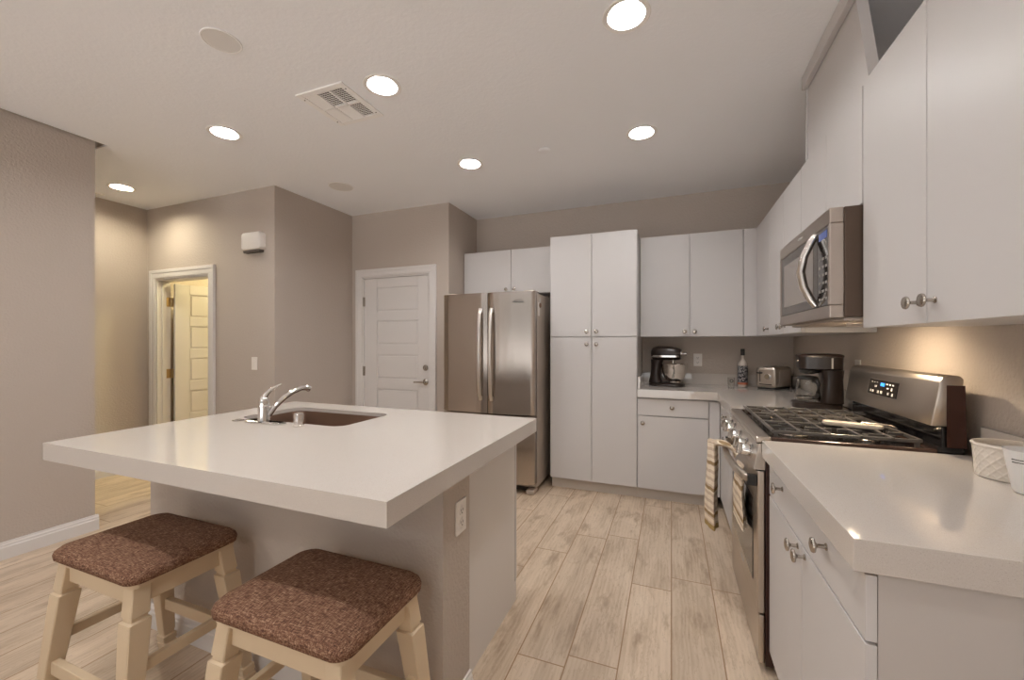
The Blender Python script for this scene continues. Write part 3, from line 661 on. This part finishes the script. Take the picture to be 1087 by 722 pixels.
part('toe_kick', MB().box(-2.214, BX1-.021, BY1-.09, BY1-.075, 0, .09), 'toe', t)
mb = MB().prism([(KY0-p[0], p[1]) for p in base_prof(D)], 'x', KX0, KX1+D).prism([(KX1+p[0], p[1]) for p in base_prof(D)], 'y', KY0-D, KY1)
part('baseboard', mb, 'trim', t)
o = plate_switch('wall_outlet', 'white outlet on the island end under the counter', 'outlet', (KX1, 1.268, .695), 'x')
t = thing('island_countertop', 'large cream quartz island top with sink cutout', 'countertop', ((IX0+IX1)/2, (IY0+IY1)/2, CB))
SX, SY, SHX, SHY = -1.735, 1.628, .335, .185
quad = [(-2.234, IY0), (IX1, IY0), (IX1, IY1), (-2.290, IY1)]
inner = [(-2.205, IY0+.028), (IX1-.028, IY0+.028), (IX1-.028, IY1-.028), (-2.262, IY1-.028)]
sb = MB().plate(quad, [rrect(SX, SY, SHX, SHY, .06, 8)], CT-.02, CT)
sb.plate(quad, [inner], CB+.0008, CT-.02)
part('slab', sb, 'quartz', t)
SB = CT-.0205
t = thing('kitchen_sink', 'undermount steel sink sunk in the island top', 'sink', (SX, SY, CT-.23))
lo = [(SHX+.02, SHY+.02, .075, SB), (SHX+.004, SHY+.004, .062, SB), (SHX-.002, SHY-.002, .06, SB-.01), (SHX-.008, SHY-.008, .06, SB-.17), (SHX-.03, SHY-.03, .05, SB-.2), (.06, .06, .05, SB-.205)]
part('basin', MB().loft([[(x, y, z) for x, y in rrect(SX, SY, a, b, r, 8)] for a, b, r, z in lo], cap=False).loft([[(x, y, SB-.205-k*.001) for x, y in rrect(SX, SY, .06, .06, .05, 8)] for k in (0, 1)]), 'sink', t)
part('drain', MB().lathe([(.045, -.0005), (.045, .003), (.03, .0035), (0, .001)], (SX, SY, SB-.205)), 'chrome', t)
# faucet
fx, fy = -1.808, 1.385
t = thing('faucet', 'chrome single lever faucet on the island beside the sink', 'faucet', (fx, fy, CT))
part('deck_plate', MB().loft([[(x, y, CT+.0005+z) for x, y in rrect(fx+.01, fy, .124-i, .028-i, .026)] for z, i in ((0, 0), (.005, 0), (.010, .006), (.012, .014))]), 'chrome', t)
part('body', MB().lathe([(.027, .012), (.025, .03), (.0235, .075), (.026, .078), (.026, .084), (.0235, .087), (.0235, .105), (.020, .120), (.010, .130), (0, .133)], (fx, fy, CT)), 'chrome', t)
part('lever', MB().tube([(fx-.002, fy-.004, CT+.10), (fx+.004, fy+.006, CT+.135), (fx+.018, fy+.022, CT+.158), (fx+.034, fy+.040, CT+.172), (fx+.048, fy+.056, CT+.182)], [.019, .017, .011, .008, .0065], 12, (.8, 1)), 'chrome', t)
sp = [(fx+.016, fy+.010, CT+.035), (fx+.022, fy+.04, CT+.075), (fx+.028, fy+.085, CT+.112), (fx+.033, fy+.13, CT+.136), (fx+.037, fy+.175, CT+.150), (fx+.040, fy+.205, CT+.151), (fx+.043, fy+.222, CT+.143)]
part('spout', MB().tube(sp, [.0135, .013, .0125, .0125, .013, .0155, .017], 14), 'chrome', t)
t = thing('air_gap_cap', 'small chrome air gap cap right of the faucet', 'sink fitting', (-1.588, 1.388, CT))
part('cap', MB().lathe([(.024, .0005), (.024, .006), (.0215, .008), (.0215, .052), (.019, .060), (.012, .063), (0, .063)], (-1.588, 1.388, CT)), mat('satin_chrome', (.78, .74, .71), .2, 1.0), t)
t = thing('hole_cover', 'flat chrome hole cover left of the faucet', 'sink fitting', (-1.985, 1.385, CT))
part('disc', MB().lathe([(.022, .0005), (.022, .004), (.012, .007), (0, .007)], (-1.985, 1.385, CT)), 'chrome', t)
part('disc_edge', MB().lathe([(.026, .0005), (.026, .0025), (.0225, .003), (.0225, .0005)], (-1.985, 1.385, CT), ring=True), 'nickel', t)

# ------------------------------------------------------------------ stools
def make_stool(x, y, label):
    t = thing('bar_stool', label, 'stool', (x, y, 0), group='counter stools at the island')
    ZS = .55
    def sq(hx_, hy_, z, r, bow=.0):
        return [(px+0, py, z) for px, py in rrect(0, 0, hx_, hy_, r, 6)]
    def cush(hx_, hy_, z, r, dome):
        out = []
        for px, py in rrect(0, 0, hx_, hy_, r, 7):
            e = .010*(1-(px/hx_)**2)*(1 if py > 0 else -1); e2 = .010*(1-(py/hy_)**2)*(1 if px > 0 else -1)
            out.append((px+e2, py+e, z+dome*(1-(px/.24)**2)))
        return out
    lp = [cush(.226, .160, ZS+.003, .03, 0), cush(.236, .170, ZS+.006, .035, 0), cush(.2385, .1725, ZS+.022, .038, 0), cush(.236, .170, ZS+.032, .04, .001), cush(.226, .160, ZS+.042, .04, .003), cush(.19, .128, ZS+.050, .04, .005), cush(.11, .06, ZS+.055, .03, .006), cush(.02, .01, ZS+.056, .005, .006)]
    part('seat_cushion', MB().loft(lp), 'tweed', t, local=True, ang=70)
    # frame: top board with bowed edge and four apron rails
    part('seat_frame', MB().loft([cush(.222, .156, ZS-.012, .02, 0), cush(.226, .160, ZS-.010, .02, 0), cush(.226, .160, ZS+.0025, .02, 0)]), 'legwood', t, local=True)
    def lc(sx, sy, z): u = (ZS-.012-z)/(ZS-.012); return (sx*(.193+.050*u), sy*(.130+.060*u))
    for sx in (-1, 1):
        for sy in (-1, 1):
            secs = [(ZS-.0125, .025), (.452, .0265), (.449, .023), (.440, .023), (.436, .030), (.428, .0305), (.25, .0265), (.085, .022), (.076, .0195), (.070, .0195), (.066, .025), (.045, .0255), (.042, .0225), (.036, .0225), (.032, .0255), (.004, .023), (0, .021)]
            lps = []
            for z, hh in secs:
                cx, cy = lc(sx, sy, z); c = .003
                lps.append([(cx+a, cy+b, z) for a, b in ((hh, hh-c), (hh-c, hh), (-hh+c, hh), (-hh, hh-c), (-hh, -hh+c), (-hh+c, -hh), (hh-c, -hh), (hh, -hh+c))])
            part('leg', MB().loft(lps), 'legwood', t, local=True)
    for sy in (-1, 1):
        cx, cy = lc(1, sy, .50); part('apron', MB().box(-cx+.024, cx-.024, cy-.011, cy+.011, .478, ZS-.0125, .002), 'legwood', t, local=True)
        zz = .215 if sy > 0 else .195; cx, cy = lc(1, sy, zz); part('stretcher', MB().box(-cx+.022, cx-.022, cy-.012, cy+.012, zz-.022, zz+.022, .003), 'legwood', t, local=True)
    for sx in (-1, 1):
        cx, cy = lc(sx, 1, .50); part('apron', MB().box(cx-.011, cx+.011, -cy+.024, cy-.024, .478, ZS-.0125, .002), 'legwood', t, local=True)
        cx, cy = lc(sx, 1, .285); part('stretcher', MB().box(cx-.011, cx+.011, -cy+.022, cy-.022, .268, .302, .003), 'legwood', t, local=True)
    return t
st = make_stool(-1.765, .905, 'brown tweed stool nearer the left wall with cream legs')
s2 = copy_tree(st); s2.location = (-.943, .905, 0)
s2['label'] = 'brown tweed stool in front of the island end with the outlet'
part('loose_thread', MB().tube([(-1.56, 1.06, .478), (-1.558, 1.06, .45), (-1.561, 1.06, .43)], .002, 6), 'slot', st)

# ------------------------------------------------------------------ small appliances
# stand mixer
t = thing('stand_mixer', 'dark stand mixer with steel bowl on the back counter', 'mixer', (-.035, 3.925, CT+.0005), R(-12))
def ell(cx, cz, hy, hz, x, n=20, p=2.4):
    out = []
    for i in range(n):
        a = 2*PI*i/n; ca, sa = math.cos(a), math.sin(a)
        out.append((x, hy*abs(ca)**(2/p)*(1 if ca >= 0 else -1), cz+hz*abs(sa)**(2/p)*(1 if sa >= 0 else -1)))
    return out
part('base', MB().loft([[(x, y, z) for x, y in rrect(-.005, 0, .150-i, .095-i, .07, 8)] for z, i in ((0, .004), (.008, 0), (.020, .004), (.028, .018))]), 'darkplastic', t, local=True)
col = [(-.10, .060, .055, .026), (-.103, .045, .048, .07), (-.100, .040, .044, .13), (-.092, .045, .046, .19), (-.085, .055, .048, .232)]
part('column', MB().loft([[(x, y, z) for x, y in rrect(cx, 0, hx_, hy_, min(hx_, hy_)*.8, 6)] for cx, hx_, hy_, z in col]), 'darkplastic', t, local=True)
hs = [(-.138, .287, .012, .012), (-.134, .287, .036, .038), (-.118, .288, .052, .056), (-.08, .290, .058, .064), (0, .290, .058, .064), (.07, .287, .054, .058), (.105, .284, .046, .050), (.118, .283, .038, .041)]
hd = part('head', MB().loft([ell(0, cz, hy, hz, x) for x, cz, hy, hz in hs]), 'darkplastic', t, local=True)
part('trim_band', MB().loft([[(x*1.004+sx_, y*1.006, z) for x, y in rrect(-.008, 0, .128, .0585, .05, 8)] for sx_, z in ((0, .256), (0, .272))]), 'chrome', hd, local=True)
part('attachment_hub', MB().lathe([(.024, .0), (.024, .012), (.018, .014), (.006, .016), (.006, .03), (.013, .032), (.013, .05), (0, .05)], (.113, 0, .287), (1, 0, 0)), 'chrome', hd, local=True)
part('beater_shaft', MB().cyl((.05, 0, .16), (.05, 0, .232), .014), 'nickel', hd, local=True)
bw = part('bowl', MB().lathe([(.045, .030), (.055, .033), (.050, .042), (.085, .075), (.102, .12), (.108, .19), (.112, .195), (.106, .192), (.098, .12), (.05, .048), (0, .045)], (.060, 0, 0), seg=36), mat('polished_bowl', (.78, .73, .68), .16, 1.0), t, local=True)
part('bowl_handle', MB().tube([(.07, -.098, .17), (.085, -.13, .165), (.085, -.135, .12), (.07, -.10, .085)], .008, 10), 'chrome', bw, local=True)
# bottle
bx_, by_ = .578, 4.045
t = thing('liquor_bottle', 'clear glass bottle with dark printed label beside the toaster', 'bottle', (bx_, by_, CT+.0005))
part('glass', MB().lathe([(.030, .0), (.037, .003), (.0385, .01), (.0385, .195), (.034, .215), (.018, .238), (.0145, .25), (.0145, .2745), (0, .2745)], (0, 0, 0)), mat('pale_bottle_glass', (.50, .44, .385), .05, spec=.8), t, local=True)
part('label', MB().lathe([(.0388, .042), (.0394, .042), (.0394, .185), (.0388, .185)], (0, 0, 0), ring=True), 'label', t, local=True)
part('label_band', MB().lathe([(.0388, .022), (.0396, .022), (.0396, .041), (.0388, .041)], (0, 0, 0), ring=True), 'amber', t, local=True)
part('cap', MB().lathe([(.016, .275), (.0165, .277), (.0165, .328), (.015, .331), (0, .331)], (0, 0, 0)), 'blackmat', t, local=True)
# small clear jar with round emblem
t = thing('shot_glass', 'small clear glass with dark ring emblem left of the bottle', 'glass', (.488, 4.04, CT+.0005))
part('glass', MB().lathe([(.022, 0), (.024, .003), (.028, .08), (.0265, .08), (.022, .014), (0, .012)], (0, 0, 0)), 'glass', t, local=True)
q = MB()
for i in range(20):
    a0, a1 = 2*PI*i/20, 2*PI*(i+1)/20
    q.tube([(.012*math.cos(a0), -.0292, .052+.012*math.sin(a0)), (.012*math.cos(a1), -.0292, .052+.012*math.sin(a1))], .0034, 6)
part('emblem', q, 'darkmark', t, local=True)
# toaster: local x is the long axis
t = thing('toaster', 'brushed steel two slice toaster in the corner', 'toaster', (.802, 4.005, CT+.0005), R(52))
TL, TW, TH = .125, .080, .185
lp = []
for x, i in ((-TL, .010), (-TL+.006, .002), (-TL+.014, 0), (TL-.014, 0), (TL-.006, .002), (TL, .010)):
    lp.append([(x, y, z) for y, z in rrect(0, .012+(TH-.012)/2, TW-i, (TH-.012)/2-i, .028, 6)])
bd = part('body', MB().loft(lp), mat('toaster_steel', (.56, .50, .44), .3, 1.0), t, local=True, ang=50)
part('side_panel', MB().box(-TL+.05, TL-.03, -TW-.003, -TW+.001, .05, .155, .002), 'steelside', t, local=True)
part('base', MB().box(-TL+.008, TL-.008, -TW+.01, TW-.01, 0, .0115, .003), 'blackmat', t, local=True)
part('bread_slot', MB().box(-.09, .09, -.038, -.014, TH-.001, TH+.001).box(-.09, .09, .014, .038, TH-.001, TH+.001), 'slot', t, local=True)
part('end_panel', MB().box(-TL-.004, -TL+.0005, -.062, .062, .03, .165, .003), mat('end_steel', (.60, .54, .48), .35, 1.0), t, local=True)
part('lever', MB().box(-TL-.0055, -TL-.003, .040, .046, .06, .15).box(-TL-.022, -TL-.004, .022, .062, .128, .140, .003), 'blackmat', t, local=True)
part('dial', MB().lathe([(.024, 0), (.024, .004), (.020, .006), (.019, .018), (0, .018)], (-TL-.004, -.020, .105), (-1, 0, 0)), 'chrome', t, local=True)
part('crumb_tray', MB().box(-TL-.007, -TL-.003, -.05, .05, .036, .044), 'slot', t, local=True)
part('cord', MB().tube([(TL-.01, -.03, .05), (TL+.02, -.05, .08), (TL+.03, -.06, .04), (TL+.02, -.075, .006), (TL-.02, -.10, .005)], .004, 8), 'blackmat', t, local=True)
# coffee maker: front faces -x, side faces the camera
t = thing('coffee_maker', 'black drip coffee maker with glass carafe beside the stove', 'coffee maker', (.795, 2.905, CT+.0005), R(-6))
part('base', MB().loft([[(x, y, z) for x, y in rrect(0, 0, .122-i, .090-i, .06, 8)] for z, i in ((0, .004), (.010, 0), (.030, .002), (.037, .010))]), 'darkplastic', t, local=True)
cl = [(.070, .052, .088, .037), (.070, .050, .086, .10), (.072, .046, .084, .17), (.070, .052, .088, .225)]
part('column', MB().loft([[(x, y, z) for x, y in rrect(cx, 0, a, b, .03, 6)] for cx, a, b, z in cl]), 'darkplastic', t, local=True)
tp = part('brew_head', MB().loft([[(x, y, z) for x, y in rrect(cx, 0, a, .090-i, .045, 8)] for cx, a, i, z in ((.020, .092, .008, .2255), (.016, .104, .001, .232), (.015, .107, 0, .30))]), 'darkplastic', t, local=True)
part('lid', MB().loft([[(x, y, z) for x, y in rrect(.015, 0, .110-i, .093-i, .046, 8)] for z, i in ((.3005, 0), (.309, .001), (.316, .010), (.319, .03))]), mat('brown_black_lid', (.035, .016, .012), .3), tp, local=True)
part('filter_basket', MB().lathe([(.055, .2252), (.048, .205), (.02, .198), (0, .198)], (-.030, 0, 0)), 'blackmat', t, local=True)
part('water_window', MB().box(.058, .067, -.0925, -.0885, .235, .295, .001), 'mark', t, local=True)
part('button', MB().cyl((-.092, -.03, .275), (-.098, -.03, .275), .008, seg=14), 'nickel', tp, local=True)
cf = part('carafe', MB().lathe([(.050, .0375), (.060, .040), (.063, .055), (.056, .12), (.050, .150), (.054, .165), (.052, .165), (.048, .150), (.054, .12), (.060, .055), (.057, .043), (0, .042)], (-.040, 0, 0), seg=32), 'glass', t, local=True)
part('carafe_lid', MB().lathe([(.053, .166), (.053, .175), (.046, .183), (.02, .188), (0, .188)], (-.040, 0, 0)), 'blackmat', cf, local=True)
part('carafe_band', MB().lathe([(.0615, .054), (.0645, .054), (.0645, .063), (.0615, .063)], (-.040, 0, 0), ring=True), 'nickel', cf, local=True)
part('carafe_handle', MB().tube([(-.020, -.052, .158), (-.008, -.085, .160), (-.003, -.098, .145), (-.005, -.098, .095), (-.012, -.086, .066), (-.022, -.062, .062)], [.012, .013, .013, .012, .011, .009], 12, (1, .8)), 'blackmat', cf, local=True)
part('power_cord', MB().tube([(.115, -.03, .02), (.14, -.06, .012), (.15, -.09, .006), (.13, -.12, .005)], .004, 8), 'blackmat', t, local=True)
# ceramic canister with diamond relief
t = thing('candle_pot', 'cream ceramic pot with diamond relief at the right edge', 'candle', (.885, 1.575, CT+.0005))
def dia(u, v):
    a = u*2*PI; k = 9; p = (u*k*2+v*3.2) % 1; q_ = (u*k*2-v*3.2) % 1
    e = min(min(p, 1-p), min(q_, 1-q_)); e = min(e*6, 1.0)
    r = .0655+.006*v+.0020*(1-e)
    return Vector((r*math.cos(a), r*math.sin(a), .004+.084*v))
pt = MB().grid(217, 40, dia); bmesh.ops.remove_doubles(pt.bm, verts=pt.bm.verts, dist=1e-5)
part('pot', pt, 'ceramic', t, local=True, ang=70)
part('rim', MB().lathe([(.069, .087), (.0745, .088), (.0765, .092), (.0745, .0965), (.0695, .0965), (.068, .092)], seg=48, ring=True), 'ceramic', t, local=True)
part('foot_ring', MB().lathe([(.060, 0), (.0655, .0015), (.0665, .0045), (.064, .0045), (.05, .003)], seg=48), 'ceramic', t, local=True)
part('wax', MB().lathe([(.067, .070), (.067, .076), (.03, .0765), (0, .0765)], seg=40), 'wax', t, local=True)
part('wick', MB().cyl((.0, .0, .0765), (.001, 0, .089), .0016, seg=8), 'slot', t, local=True)
# white tumbler cut by the frame
t = thing('white_tumbler', 'white ceramic tumbler with two tiny print lines at right edge', 'cup', (.841, 1.430, CT+.0005))
part('cup', MB().lathe([(.020, 0), (.027, .002), (.031, .010), (.0465, .108), (.0475, .110), (.0455, .110), (.029, .012), (0, .008)], seg=40), 'cup', t, local=True)
q = MB(); rnd = random.Random(4)
for row, z in enumerate((.088, .081)):
    a = R(196)
    while a < R(236):
        w = R(1.2+2.2*rnd.random()); r = .031+(z-.010)*.158+.0004
        q.box(r*math.cos(a+w/2)-.0004, r*math.cos(a+w/2)+.0004, r*math.sin(a+w/2)-r*w/2, r*math.sin(a+w/2)+r*w/2, z-.0013, z+.0013, rot=Matrix.Rotation(a+w/2, 3, 'Z')); a += w+R(1.0)
part('print', q, 'darkmark', t, local=True)
